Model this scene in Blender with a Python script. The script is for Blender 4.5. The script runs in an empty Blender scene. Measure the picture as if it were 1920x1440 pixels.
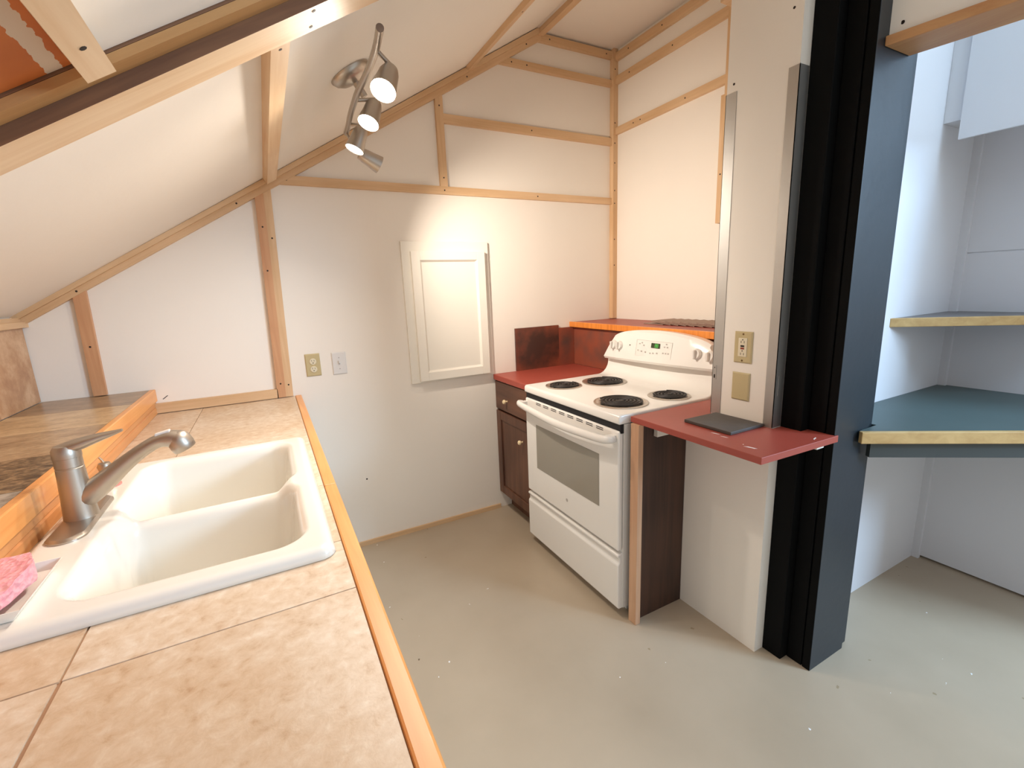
import bpy, bmesh, math, random
from mathutils import Vector, Matrix
random.seed(7)
SC = bpy.context.scene
COL = SC.collection
PI = math.pi

# ------------------------------------------------------------------ camera, world, light, exposure
cam_d = bpy.data.cameras.new('camera')
cam_d.sensor_width = 36.0
cam_d.lens = 36.0 * 856.0 / 1920.0
cam_d.clip_start = 0.02
cam = bpy.data.objects.new('camera', cam_d)
COL.objects.link(cam)
_R = Matrix(((0.8813254, 0.1303609, -0.4541713), (-0.4707954, 0.1604610, -0.8675275), (-0.0402149, 0.9783958, 0.2027917)))
cam.matrix_world = Matrix.Translation((-0.10515, -2.54907, 1.41594)) @ _R.to_4x4()
SC.camera = cam

SC.view_settings.view_transform = 'Standard'
SC.view_settings.look = 'None'
SC.view_settings.gamma = 1.0
SC.view_settings.use_curve_mapping = False
SC.view_settings.exposure = 0.68

world = bpy.data.worlds.new('world')
SC.world = world
world.use_nodes = True
_bg = world.node_tree.nodes['Background']
_bg.inputs['Color'].default_value = (0.97, 0.96, 0.96, 1)
_bg.inputs['Strength'].default_value = 0.45

def aim(o, target):
    o.rotation_euler = (Vector(target) - o.location).to_track_quat('-Z', 'Y').to_euler()

_wl = bpy.data.lights.new('window_daylight', 'AREA')
_wl.shape = 'RECTANGLE'; _wl.size = 0.8; _wl.size_y = 0.8
_wl.energy = 112; _wl.color = (0.50, 0.74, 1.0)
wl = bpy.data.objects.new('window_daylight', _wl); COL.objects.link(wl)
wl.location = (3.80, -4.96, 2.3); aim(wl, (1.4, -1.7, 0.5))

_sl = bpy.data.lights.new('skylight_daylight', 'AREA')
_sl.shape = 'RECTANGLE'; _sl.size = 0.9; _sl.size_y = 0.8
_sl.energy = 22; _sl.color = (0.52, 0.75, 1.0)
sl = bpy.data.objects.new('skylight_daylight', _sl); COL.objects.link(sl)
sl.location = (2.2, -3.05, 2.80); aim(sl, (2.05, -2.7, 0.0))

SPOT_W = 12.5
SPOT_COL = (1.0, 0.89, 0.77)

# ------------------------------------------------------------------ helpers
def srgb(r, g, b):
    f = lambda c: (c / 255 / 12.92) if c / 255 <= 0.04045 else ((c / 255 + 0.055) / 1.055) ** 2.4
    return (f(r), f(g), f(b), 1.0)

def nodes(name):
    m = bpy.data.materials.new(name); m.use_nodes = True
    nt = m.node_tree
    return m, nt, nt.nodes['Principled BSDF']

def plain(name, col, rough=0.5, metal=0.0, bump=0.0, bscale=60.0, var=0.0, vscale=4.0, spec=0.5, coat=0.0):
    m, nt, b = nodes(name)
    b.inputs['Roughness'].default_value = rough
    b.inputs['Metallic'].default_value = metal
    b.inputs['Specular IOR Level'].default_value = spec
    b.inputs['Coat Weight'].default_value = coat
    tc = nt.nodes.new('ShaderNodeTexCoord')
    n = nt.nodes.new('ShaderNodeTexNoise'); n.inputs['Scale'].default_value = vscale; n.inputs['Detail'].default_value = 5
    nt.links.new(tc.outputs['Object'], n.inputs['Vector'])
    mx = nt.nodes.new('ShaderNodeMix'); mx.data_type = 'RGBA'
    mx.inputs['A'].default_value = tuple(c * (1 - var) for c in col[:3]) + (1,)
    mx.inputs['B'].default_value = tuple(min(1, c * (1 + var)) for c in col[:3]) + (1,)
    nt.links.new(n.outputs['Fac'], mx.inputs['Factor'])
    nt.links.new(mx.outputs['Result'], b.inputs['Base Color'])
    if bump:
        n2 = nt.nodes.new('ShaderNodeTexNoise'); n2.inputs['Scale'].default_value = bscale; n2.inputs['Detail'].default_value = 4
        nt.links.new(tc.outputs['Object'], n2.inputs['Vector'])
        bp = nt.nodes.new('ShaderNodeBump'); bp.inputs['Strength'].default_value = bump; bp.inputs['Distance'].default_value = 0.004
        nt.links.new(n2.outputs['Fac'], bp.inputs['Height'])
        nt.links.new(bp.outputs['Normal'], b.inputs['Normal'])
    return m

def glow(name, col, strength):
    m, nt, b = nodes(name)
    b.inputs['Base Color'].default_value = (0, 0, 0, 1)
    b.inputs['Emission Color'].default_value = col
    b.inputs['Emission Strength'].default_value = strength
    return m

def ramp(nt, stops):
    r = nt.nodes.new('ShaderNodeValToRGB')
    e = r.color_ramp.elements
    while len(e) < len(stops): e.new(0.5)
    for el, (p, c) in zip(e, stops): el.position = p; el.color = c
    return r

_wc = {}
def wood(kind, axis, light, dark, rough=0.5, grain=1.0, coat=0.0):
    """procedural wood with its grain along x, y, z or s (the roof slope)"""
    key = (kind, axis)
    if key in _wc: return _wc[key]
    m, nt, b = nodes('%s_wood_grain_%s' % (kind, axis))
    b.inputs['Roughness'].default_value = rough
    b.inputs['Coat Weight'].default_value = coat
    tc = nt.nodes.new('ShaderNodeTexCoord')
    mp = nt.nodes.new('ShaderNodeMapping')
    s = {'x': (1.6, 34, 34), 'y': (34, 1.6, 34), 'z': (34, 34, 1.6), 's': (1.6, 34, 34)}[axis]
    mp.inputs['Scale'].default_value = tuple(v * grain for v in s)
    vec = tc.outputs['Object']
    if axis == 's':
        m0 = nt.nodes.new('ShaderNodeMapping'); m0.inputs['Rotation'].default_value = (0, math.atan(0.604), 0)
        nt.links.new(vec, m0.inputs['Vector']); vec = m0.outputs['Vector']
    nt.links.new(vec, mp.inputs['Vector'])
    n = nt.nodes.new('ShaderNodeTexNoise'); n.inputs['Scale'].default_value = 1.0; n.inputs['Detail'].default_value = 6
    n.inputs['Roughness'].default_value = 0.6; n.inputs['Distortion'].default_value = 0.6
    nt.links.new(mp.outputs['Vector'], n.inputs['Vector'])
    n2 = nt.nodes.new('ShaderNodeTexNoise'); n2.inputs['Scale'].default_value = 2.2; n2.inputs['Detail'].default_value = 2
    nt.links.new(vec, n2.inputs['Vector'])
    r = ramp(nt, [(0.34, dark), (0.5, tuple((a + c) / 2 for a, c in zip(light, dark))), (0.66, light)])
    ad = nt.nodes.new('ShaderNodeMath'); ad.operation = 'MULTIPLY_ADD'; ad.inputs[1].default_value = 0.55
    nt.links.new(n2.outputs['Fac'], ad.inputs[0])
    sc = nt.nodes.new('ShaderNodeMath'); sc.operation = 'MULTIPLY_ADD'; sc.inputs[1].default_value = 0.6; sc.inputs[2].default_value = -0.07
    nt.links.new(n.outputs['Fac'], sc.inputs[0]); nt.links.new(sc.outputs[0], ad.inputs[2])
    nt.links.new(ad.outputs[0], r.inputs['Fac'])
    nt.links.new(r.outputs['Color'], b.inputs['Base Color'])
    bp = nt.nodes.new('ShaderNodeBump'); bp.inputs['Strength'].default_value = 0.12; bp.inputs['Distance'].default_value = 0.002
    nt.links.new(n.outputs['Fac'], bp.inputs['Height']); nt.links.new(bp.outputs['Normal'], b.inputs['Normal'])
    _wc[key] = m
    return m

def pine(axis):   return wood('pine', axis, srgb(228, 194, 154), srgb(206, 166, 122), 0.5)
def shadedpine(axis): return wood('shade_toned_pine', axis, srgb(140, 98, 66), srgb(90, 58, 40), 0.6)  # pine darkened to hold the rafter's shade in its colour
def palepine(axis): return wood('pale_pine', axis, srgb(236, 208, 172), srgb(214, 174, 130), 0.5)
def gold(axis):   return wood('varnished_pine', axis, srgb(242, 178, 108), srgb(222, 144, 76), 0.4, coat=0.15)
def planed(axis): return wood('planed_pine', axis, srgb(206, 172, 116), srgb(176, 138, 84), 0.5)
def walnut(axis): return wood('dark_stained', axis, srgb(112, 74, 54), srgb(70, 42, 30), 0.45)
def darkply(axis): return wood('dark_plywood', axis, srgb(82, 54, 40), srgb(46, 29, 21), 0.6)

W = {}
def wpos(o): return W[o.name]

def mark(o, label=None, cat=None, group=None, kind=None):
    if label: o['label'] = label
    if cat: o['category'] = cat
    if group: o['group'] = group
    if kind: o['kind'] = kind
    return o

def thing(name, label, cat, loc, group=None):
    o = bpy.data.objects.new(name, None); COL.objects.link(o)
    o.empty_display_size = 0.05
    o.location = loc; W[o.name] = Vector(loc)
    return mark(o, label, cat, group)

def obj(name, bm, mats, parent=None, smooth=False, bevel=0.0, seg=2, label=None, angle=40):
    if not isinstance(mats, (list, tuple)): mats = [mats]
    bmesh.ops.recalc_face_normals(bm, faces=bm.faces)
    vs = [v.co for v in bm.verts]
    lo = Vector((min(v[i] for v in vs) for i in range(3))); hi = Vector((max(v[i] for v in vs) for i in range(3)))
    c = (lo + hi) / 2
    if parent is None: c.z = lo.z
    for v in bm.verts: v.co -= c
    me = bpy.data.meshes.new(name)
    if smooth:
        for f in bm.faces: f.smooth = True
        for e in bm.edges:
            if len(e.link_faces) == 2 and e.calc_face_angle(0) > math.radians(angle): e.smooth = False
    bm.to_mesh(me); bm.free()
    for m in mats: me.materials.append(m)
    o = bpy.data.objects.new(name, me); COL.objects.link(o)
    W[o.name] = c.copy()
    if parent is not None:
        o.parent = parent; o.location = c - W[parent.name]
    else:
        o.location = c
    if bevel:
        b = o.modifiers.new('bevel', 'BEVEL'); b.width = bevel; b.segments = seg; b.limit_method = 'ANGLE'; b.angle_limit = math.radians(35)
    if label: o['label'] = label
    return o

def new(): return bmesh.new()

def box(bm, x0, x1, y0, y1, z0, z1, mi=0):
    x0, x1 = sorted((x0, x1)); y0, y1 = sorted((y0, y1)); z0, z1 = sorted((z0, z1))
    v = [bm.verts.new(p) for p in ((x0,y0,z0),(x1,y0,z0),(x1,y1,z0),(x0,y1,z0),(x0,y0,z1),(x1,y0,z1),(x1,y1,z1),(x0,y1,z1))]
    for q in ((0,3,2,1),(4,5,6,7),(0,1,5,4),(1,2,6,5),(2,3,7,6),(3,0,4,7)):
        f = bm.faces.new([v[i] for i in q]); f.material_index = mi
    return bm

def prism(bm, pts, ext, mi=0):
    """closed polygon pts pushed along the vector ext"""
    e = Vector(ext)
    a = [bm.verts.new(p) for p in pts]; b = [bm.verts.new(Vector(p) + e) for p in pts]
    n = len(a)
    fs = [bm.faces.new(a), bm.faces.new(b[::-1])] + [bm.faces.new((a[i], a[(i+1) % n], b[(i+1) % n], b[i])) for i in range(n)]
    for f in fs: f.material_index = mi
    return bm

def frame_of(d):
    d = Vector(d).normalized()
    up = Vector((0, 0, 1)) if abs(d.z) < 0.9 else Vector((1, 0, 0))
    a = d.cross(up).normalized(); return a, d.cross(a).normalized(), d

def lathe(bm, base, axis, prof, n=24, mi=0, cap0=True, cap1=True):
    """prof: (radius, height along the axis)"""
    a, b, d = frame_of(axis); base = Vector(base); rings = []
    for r, h in prof:
        rings.append([bm.verts.new(base + d * h + (a * math.cos(t) + b * math.sin(t)) * r) for t in (2 * PI * i / n for i in range(n))])
    fs = []
    for k in range(len(rings) - 1):
        p, q = rings[k], rings[k+1]
        for i in range(n): fs.append(bm.faces.new((p[i], p[(i+1) % n], q[(i+1) % n], q[i])))
    if cap0: fs.append(bm.faces.new(rings[0][::-1]))
    if cap1: fs.append(bm.faces.new(rings[-1]))
    for f in fs: f.material_index = mi
    return bm

def sweep(bm, pts, rad, n=16, mi=0, squash=1.0):
    """tube through pts with a radius per point"""
    pts = [Vector(p) for p in pts]; rings = []; ref = None
    for i, p in enumerate(pts):
        d = (pts[min(i+1, len(pts)-1)] - pts[max(i-1, 0)]).normalized()
        if ref is None: a, b, _ = frame_of(d)
        else:
            a = (ref - d * ref.dot(d)).normalized(); b = d.cross(a)
        ref = a
        r = rad[i] if isinstance(rad, (list, tuple)) else rad
        rings.append([bm.verts.new(p + a * math.cos(t) * r + b * math.sin(t) * r * squash) for t in (2 * PI * k / n for k in range(n))])
    fs = []
    for k in range(len(rings) - 1):
        p, q = rings[k], rings[k+1]
        for i in range(n): fs.append(bm.faces.new((p[i], p[(i+1) % n], q[(i+1) % n], q[i])))
    fs += [bm.faces.new(rings[0][::-1]), bm.faces.new(rings[-1])]
    for f in fs: f.material_index = mi
    return bm

def spline(pts, k=6):
    """Catmull-Rom through pts (each a tuple of any length)"""
    out = []
    P = [pts[0]] + list(pts) + [pts[-1]]
    for i in range(1, len(P) - 2):
        for j in range(k):
            t = j / k
            out.append(tuple(0.5 * (2*b + (c-a)*t + (2*a-5*b+4*c-d)*t*t + (3*b-a-3*c+d)*t**3) for a, b, c, d in zip(P[i-1], P[i], P[i+1], P[i+2])))
    out.append(tuple(pts[-1]))
    return out

# roof slope: z = 1.985 + 0.604 x ; n is the distance below it, measured square to it
SL = 0.604; SK = 1.985; SH = math.hypot(1, SL)
NRM = Vector((SL, 0, -1)) / SH
def on_slope(x, y, n=0.0):
    """point whose foot on the slope has abscissa x, n below the slope"""
    return Vector((x, y, SK + SL * x)) + NRM * n
def slope_box(bm, x0, x1, y0, y1, n0, n1, mi=0):
    q = [on_slope(x0, y0, n0), on_slope(x1, y0, n0), on_slope(x1, y0, n1), on_slope(x0, y0, n1)]
    return prism(bm, q, (0, y1 - y0, 0), mi)

# ------------------------------------------------------------------ materials
M_wall = plain('white_wall_paint', srgb(241, 233, 222), 0.6, bump=0.12, bscale=30, var=0.03, vscale=2.5)
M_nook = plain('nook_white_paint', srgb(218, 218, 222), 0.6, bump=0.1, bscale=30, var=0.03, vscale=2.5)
M_trimwhite = plain('white_gloss_paint', srgb(236, 230, 218), 0.4, var=0.02)

M_hole = plain('screw_hole_dark', srgb(34, 22, 16), 0.7)
M_orange = None
M_red = plain('red_counter_paint', srgb(162, 72, 58), 0.42, var=0.10, vscale=5, bump=0.05, bscale=50)
M_col = plain('slate_blue_post_paint', srgb(27, 35, 42), 0.4, var=0.22, vscale=5, bump=0.15, bscale=25)
M_colside = plain('black_post_paint', srgb(7, 7, 7), 0.7, var=0.2, vscale=6, bump=0.15, bscale=30, spec=0.12)
M_alu = plain('aluminium_strip', srgb(184, 182, 178), 0.5, 1.0, var=0.06, vscale=6, bump=0.03, bscale=90)
M_enamel = plain('white_enamel', srgb(238, 234, 228), 0.22, var=0.01, coat=0.3)
M_enamel_soft = plain('white_plastic', srgb(232, 228, 222), 0.35, var=0.01)
M_sink = plain('sink_enamel', srgb(240, 236, 226), 0.2, var=0.015, vscale=3, coat=0.4)
M_nickel = plain('brushed_nickel', srgb(186, 176, 164), 0.42, 1.0, var=0.08, vscale=12)
M_chrome = plain('chrome_drip_pan', srgb(204, 198, 190), 0.36, 1.0)
M_coil = plain('burner_coil_black', srgb(40, 36, 36), 0.5, 0.3)
M_black = plain('black_gap', srgb(16, 15, 20), 0.6)
M_glass = plain('oven_window_grey_glass', srgb(150, 144, 132), 0.18, coat=0.3)
M_ivory = plain('ivory_plastic', srgb(196, 178, 134), 0.4, var=0.03)
M_almond = plain('light_ivory_receptacle', srgb(226, 214, 186), 0.4)
M_switch = plain('white_switch_plastic', srgb(224, 220, 216), 0.35)
M_slate = plain('grey_slate', srgb(78, 72, 68), 0.55, var=0.12, vscale=20, bump=0.2, bscale=60)
M_slate2 = plain('brown_slate', srgb(150, 124, 108), 0.6, var=0.14, vscale=20, bump=0.2, bscale=60)
M_teal = plain('blue_green_shelf_paint', srgb(76, 92, 92), 0.45, var=0.14, vscale=5)
M_darkpaint = plain('dark_grey_green_paint', srgb(62, 68, 68), 0.5, var=0.12, vscale=6)
M_greyshelf = plain('grey_shelf_paint', srgb(120, 116, 116), 0.5, var=0.06, vscale=6)
M_pink = None
M_dish = plain('white_soap_dish_plastic', srgb(236, 232, 222), 0.3)
M_ringred = plain('pink_rubber_ring', srgb(206, 140, 128), 0.5)
M_chip = plain('bare_white_undercoat', srgb(240, 226, 216), 0.6)
M_grout = plain('tan_grout', srgb(176, 138, 108), 0.8, var=0.1, vscale=20)
M_lampmetal = plain('satin_nickel_lamp', srgb(186, 178, 168), 0.34, 1.0)
M_lens = glow('lit_bulb_lens', (1.0, 0.86, 0.70, 1), 28.0)
M_knobcream = plain('cream_ceramic_knob', srgb(236, 214, 172), 0.3)
M_greymark = plain('grey_printed_marks', srgb(176, 170, 164), 0.5)
M_display = plain('dark_green_display', srgb(52, 58, 34), 0.2)
M_digits = glow('green_lit_digits', (0.12, 0.75, 0.10, 1), 0.7)
M_redbtn = plain('red_test_button', srgb(150, 52, 34), 0.4)
M_brass = plain('dull_screw_metal', srgb(120, 96, 64), 0.45, 0.8)

def make_stone(name, stops, scale, stretch=(1, 1, 1), rough=0.45, speck=0.5, tint=None):
    m, nt, b = nodes(name)
    b.inputs['Roughness'].default_value = rough
    tc = nt.nodes.new('ShaderNodeTexCoord'); ge = nt.nodes.new('ShaderNodeNewGeometry')
    mp = nt.nodes.new('ShaderNodeMapping'); mp.inputs['Scale'].default_value = stretch
    of = nt.nodes.new('ShaderNodeVectorMath'); of.operation = 'ADD'
    cb = nt.nodes.new('ShaderNodeCombineXYZ')
    ml = nt.nodes.new('ShaderNodeMath'); ml.operation = 'MULTIPLY'; ml.inputs[1].default_value = 37.0
    nt.links.new(ge.outputs['Random Per Island'], ml.inputs[0])
    for i in range(3): nt.links.new(ml.outputs[0], cb.inputs[i])
    nt.links.new(tc.outputs['Object'], of.inputs[0]); nt.links.new(cb.outputs[0], of.inputs[1])
    nt.links.new(of.outputs[0], mp.inputs['Vector'])
    n = nt.nodes.new('ShaderNodeTexNoise'); n.inputs['Scale'].default_value = scale; n.inputs['Detail'].default_value = 8
    n.inputs['Roughness'].default_value = 0.62; n.inputs['Distortion'].default_value = 0.35
    nt.links.new(mp.outputs[0], n.inputs['Vector'])
    n2 = nt.nodes.new('ShaderNodeTexNoise'); n2.inputs['Scale'].default_value = 70; n2.inputs['Detail'].default_value = 3
    nt.links.new(mp.outputs[0], n2.inputs['Vector'])
    ad = nt.nodes.new('ShaderNodeMath'); ad.operation = 'MULTIPLY_ADD'; ad.inputs[1].default_value = 0.35 * speck
    nt.links.new(n2.outputs['Fac'], ad.inputs[0])
    sb = nt.nodes.new('ShaderNodeMath'); sb.operation = 'ADD'; sb.inputs[1].default_value = -0.175 * speck
    nt.links.new(n.outputs['Fac'], sb.inputs[0]); nt.links.new(sb.outputs[0], ad.inputs[2])
    r = ramp(nt, stops); nt.links.new(ad.outputs[0], r.inputs['Fac'])
    out = r.outputs['Color']
    if tint:        # broad warm clouds in the stone and a shade of its own for each tile
        n3 = nt.nodes.new('ShaderNodeTexNoise'); n3.inputs['Scale'].default_value = 4.5; n3.inputs['Detail'].default_value = 3
        nt.links.new(of.outputs[0], n3.inputs['Vector'])
        pm = nt.nodes.new('ShaderNodeMath'); pm.operation = 'MULTIPLY_ADD'; pm.inputs[1].default_value = 0.35; pm.inputs[2].default_value = -0.17
        nt.links.new(ge.outputs['Random Per Island'], pm.inputs[0])
        sm = nt.nodes.new('ShaderNodeMath'); sm.operation = 'ADD'; nt.links.new(n3.outputs['Fac'], sm.inputs[0]); nt.links.new(pm.outputs[0], sm.inputs[1])
        r3 = ramp(nt, [(0.34, tint), (0.6, (1, 1, 1, 1))]); nt.links.new(sm.outputs[0], r3.inputs['Fac'])
        mx = nt.nodes.new('ShaderNodeMix'); mx.data_type = 'RGBA'; mx.blend_type = 'MULTIPLY'; mx.inputs['Factor'].default_value = 1.0
        nt.links.new(out, mx.inputs['A']); nt.links.new(r3.outputs['Color'], mx.inputs['B']); out = mx.outputs['Result']
    nt.links.new(out, b.inputs['Base Color'])
    bp = nt.nodes.new('ShaderNodeBump'); bp.inputs['Strength'].default_value = 0.25; bp.inputs['Distance'].default_value = 0.002
    nt.links.new(ad.outputs[0], bp.inputs['Height']); nt.links.new(bp.outputs['Normal'], b.inputs['Normal'])
    return m

M_trav = make_stone('travertine_tile', [(0.24, srgb(196, 164, 132)), (0.40, srgb(216, 193, 166)), (0.56, srgb(224, 205, 182)), (0.74, srgb(234, 222, 204))], 42.0, (1, 1, 1), speck=0.8, tint=(0.90, 0.82, 0.73, 1))
M_kneetile = make_stone('brown_travertine_tile', [(0.3, srgb(160, 112, 78)), (0.5, srgb(188, 144, 106)), (0.7, srgb(214, 178, 142))], 6.0, (1, 1, 1))
M_slab = [
    make_stone('grey_brown_stone_slab', [(0.3, srgb(132, 106, 78)), (0.5, srgb(156, 128, 98)), (0.7, srgb(178, 150, 118))], 8.0, (1, 1.8, 1), 0.3, 1.3),
    make_stone('light_tan_stone_slab', [(0.3, srgb(170, 138, 98)), (0.5, srgb(202, 170, 128)), (0.7, srgb(220, 194, 154))], 9.0, (1, 1.8, 1), 0.3, 1.3),
    make_stone('greige_stone_slab', [(0.3, srgb(140, 112, 82)), (0.5, srgb(172, 142, 108)), (0.7, srgb(196, 168, 132))], 11.0, (1, 1.8, 1), 0.3, 1.3),
    make_stone('dark_mottled_stone_slab', [(0.36, srgb(58, 44, 30)), (0.48, srgb(96, 76, 54)), (0.62, srgb(150, 122, 90))], 24.0, (1, 1.5, 1), 0.3, 1.2),
    make_stone('grey_veined_stone_slab', [(0.3, srgb(120, 108, 96)), (0.5, srgb(164, 152, 138)), (0.7, srgb(188, 176, 160))], 9.0, (1, 1.8, 1), 0.3, 1.3),
]

def make_floor():
    m, nt, b = nodes('beige_painted_floor')
    b.inputs['Roughness'].default_value = 0.34
    tc = nt.nodes.new('ShaderNodeTexCoord')
    n = nt.nodes.new('ShaderNodeTexNoise'); n.inputs['Scale'].default_value = 2.2; n.inputs['Detail'].default_value = 5
    nt.links.new(tc.outputs['Object'], n.inputs['Vector'])
    r = ramp(nt, [(0.3, srgb(174, 157, 135)), (0.7, srgb(188, 171, 149))]); nt.links.new(n.outputs['Fac'], r.inputs['Fac'])
    def flecks(scale, lo, col_in, col, keep_scale, keep_lo):
        v = nt.nodes.new('ShaderNodeTexVoronoi'); v.inputs['Scale'].default_value = scale
        dn = nt.nodes.new('ShaderNodeTexNoise'); dn.inputs['Scale'].default_value = 60
        nt.links.new(tc.outputs['Object'], dn.inputs['Vector'])
        mxv = nt.nodes.new('ShaderNodeMix'); mxv.data_type = 'VECTOR'; mxv.inputs['Factor'].default_value = 0.02
        nt.links.new(tc.outputs['Object'], mxv.inputs['A']); nt.links.new(dn.outputs['Color'], mxv.inputs['B'])
        nt.links.new(mxv.outputs['Result'], v.inputs['Vector'])
        lt = nt.nodes.new('ShaderNodeMath'); lt.operation = 'LESS_THAN'; lt.inputs[1].default_value = lo
        nt.links.new(v.outputs['Distance'], lt.inputs[0])
        sp = nt.nodes.new('ShaderNodeSeparateColor'); nt.links.new(v.outputs['Color'], sp.inputs[0])
        gt = nt.nodes.new('ShaderNodeMath'); gt.operation = 'GREATER_THAN'; gt.inputs[1].default_value = keep_lo
        nt.links.new(sp.outputs[0], gt.inputs[0])
        mu = nt.nodes.new('ShaderNodeMath'); mu.operation = 'MULTIPLY'
        nt.links.new(lt.outputs[0], mu.inputs[0]); nt.links.new(gt.outputs[0], mu.inputs[1])
        mx = nt.nodes.new('ShaderNodeMix'); mx.data_type = 'RGBA'
        nt.links.new(mu.outputs[0], mx.inputs['Factor']); nt.links.new(col_in, mx.inputs['A']); mx.inputs['B'].default_value = col
        return mx.outputs['Result']
    c = flecks(16, 0.055, r.outputs['Color'], srgb(236, 236, 236), 3, 0.72)
    c = flecks(5.3, 0.03, c, srgb(104, 86, 66), 3, 0.5)
    c = flecks(9.1, 0.05, c, srgb(158, 140, 112), 3, 0.6)
    nt.links.new(c, b.inputs['Base Color'])
    n3 = nt.nodes.new('ShaderNodeTexNoise'); n3.inputs['Scale'].default_value = 9; nt.links.new(tc.outputs['Object'], n3.inputs['Vector'])
    bp = nt.nodes.new('ShaderNodeBump'); bp.inputs['Strength'].default_value = 0.08; bp.inputs['Distance'].default_value = 0.01
    nt.links.new(n3.outputs['Fac'], bp.inputs['Height']); nt.links.new(bp.outputs['Normal'], b.inputs['Normal'])
    return m
M_floor = make_floor()

def make_orange(x0, slope_dx):
    """orange board with a rough white brush stroke running along it (object coordinates)"""
    m, nt, b = nodes('orange_board_white_brush_stroke')
    b.inputs['Roughness'].default_value = 0.6
    tc = nt.nodes.new('ShaderNodeTexCoord'); sp = nt.nodes.new('ShaderNodeSeparateXYZ')
    nt.links.new(tc.outputs['Object'], sp.inputs[0])
    n = nt.nodes.new('ShaderNodeTexNoise'); n.inputs['Scale'].default_value = 55; n.inputs['Detail'].default_value = 5
    nt.links.new(tc.outputs['Object'], n.inputs['Vector'])
    off = nt.nodes.new('ShaderNodeMath'); off.operation = 'MULTIPLY_ADD'; off.inputs[1].default_value = 0.012; off.inputs[2].default_value = -0.006 - x0
    nt.links.new(n.outputs['Fac'], off.inputs[0])
    ad = nt.nodes.new('ShaderNodeMath'); ad.operation = 'ADD'; nt.links.new(sp.outputs['X'], ad.inputs[0]); nt.links.new(off.outputs[0], ad.inputs[1])
    ab = nt.nodes.new('ShaderNodeMath'); ab.operation = 'ABSOLUTE'; nt.links.new(ad.outputs[0], ab.inputs[0])
    lt = nt.nodes.new('ShaderNodeMath'); lt.operation = 'LESS_THAN'; lt.inputs[1].default_value = 0.0095
    nt.links.new(ab.outputs[0], lt.inputs[0])
    n2 = nt.nodes.new('ShaderNodeTexNoise'); n2.inputs['Scale'].default_value = 5; n2.inputs['Detail'].default_value = 4
    nt.links.new(tc.outputs['Object'], n2.inputs['Vector'])
    r = ramp(nt, [(0.3, srgb(182, 98, 44)), (0.7, srgb(208, 122, 58))]); nt.links.new(n2.outputs['Fac'], r.inputs['Fac'])
    mx = nt.nodes.new('ShaderNodeMix'); mx.data_type = 'RGBA'
    nt.links.new(lt.outputs[0], mx.inputs['Factor']); nt.links.new(r.outputs['Color'], mx.inputs['A']); mx.inputs['B'].default_value = srgb(216, 200, 182)
    nt.links.new(mx.outputs['Result'], b.inputs['Base Color'])
    return m

def make_sooty(name, base, dark, amount):
    """red painted board with a scorched dark bloom in the middle"""
    m, nt, b = nodes(name)
    b.inputs['Roughness'].default_value = 0.42
    tc = nt.nodes.new('ShaderNodeTexCoord')
    mp = nt.nodes.new('ShaderNodeMapping'); mp.inputs['Location'].default_value = (-0.5, -0.5, -0.55)
    nt.links.new(tc.outputs['Generated'], mp.inputs['Vector'])
    ln = nt.nodes.new('ShaderNodeVectorMath'); ln.operation = 'LENGTH'; nt.links.new(mp.outputs[0], ln.inputs[0])
    n = nt.nodes.new('ShaderNodeTexNoise'); n.inputs['Scale'].default_value = 9; n.inputs['Detail'].default_value = 7
    nt.links.new(tc.outputs['Object'], n.inputs['Vector'])
    a = nt.nodes.new('ShaderNodeMath'); a.operation = 'MULTIPLY_ADD'; a.inputs[1].default_value = -0.9; a.inputs[2].default_value = 0.55 + amount
    nt.links.new(n.outputs['Fac'], a.inputs[0])
    s = nt.nodes.new('ShaderNodeMath'); s.operation = 'SUBTRACT'; nt.links.new(a.outputs[0], s.inputs[0]); nt.links.new(ln.outputs['Value'], s.inputs[1])
    k = nt.nodes.new('ShaderNodeMapRange'); k.inputs['From Min'].default_value = -0.25; k.inputs['From Max'].default_value = 0.15
    nt.links.new(s.outputs[0], k.inputs['Value'])
    mx = nt.nodes.new('ShaderNodeMix'); mx.data_type = 'RGBA'; mx.inputs['A'].default_value = base; mx.inputs['B'].default_value = dark
    nt.links.new(k.outputs['Result'], mx.inputs['Factor']); nt.links.new(mx.outputs['Result'], b.inputs['Base Color'])
    return m

def make_sponge():
    m, nt, b = nodes('pink_sponge_foam')
    b.inputs['Roughness'].default_value = 0.9
    tc = nt.nodes.new('ShaderNodeTexCoord')
    v = nt.nodes.new('ShaderNodeTexVoronoi'); v.inputs['Scale'].default_value = 120
    n = nt.nodes.new('ShaderNodeTexNoise'); n.inputs['Scale'].default_value = 70; n.inputs['Detail'].default_value = 4
    nt.links.new(tc.outputs['Object'], v.inputs['Vector']); nt.links.new(tc.outputs['Object'], n.inputs['Vector'])
    r = ramp(nt, [(0.3, srgb(234, 150, 160)), (0.5, srgb(240, 168, 174)), (0.7, srgb(246, 184, 186))]); nt.links.new(n.outputs['Fac'], r.inputs['Fac'])
    nt.links.new(r.outputs['Color'], b.inputs['Base Color'])
    bp = nt.nodes.new('ShaderNodeBump'); bp.inputs['Strength'].default_value = 0.8; bp.inputs['Distance'].default_value = 0.003
    nt.links.new(v.outputs['Distance'], bp.inputs['Height']); nt.links.new(bp.outputs['Normal'], b.inputs['Normal'])
    return m
M_pink = make_sponge()

# ------------------------------------------------------------------ setting: shell
YF = -4.6
def struct(name, bm, mats, **k): return mark(obj(name, bm, mats, **k), kind='structure')

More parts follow.
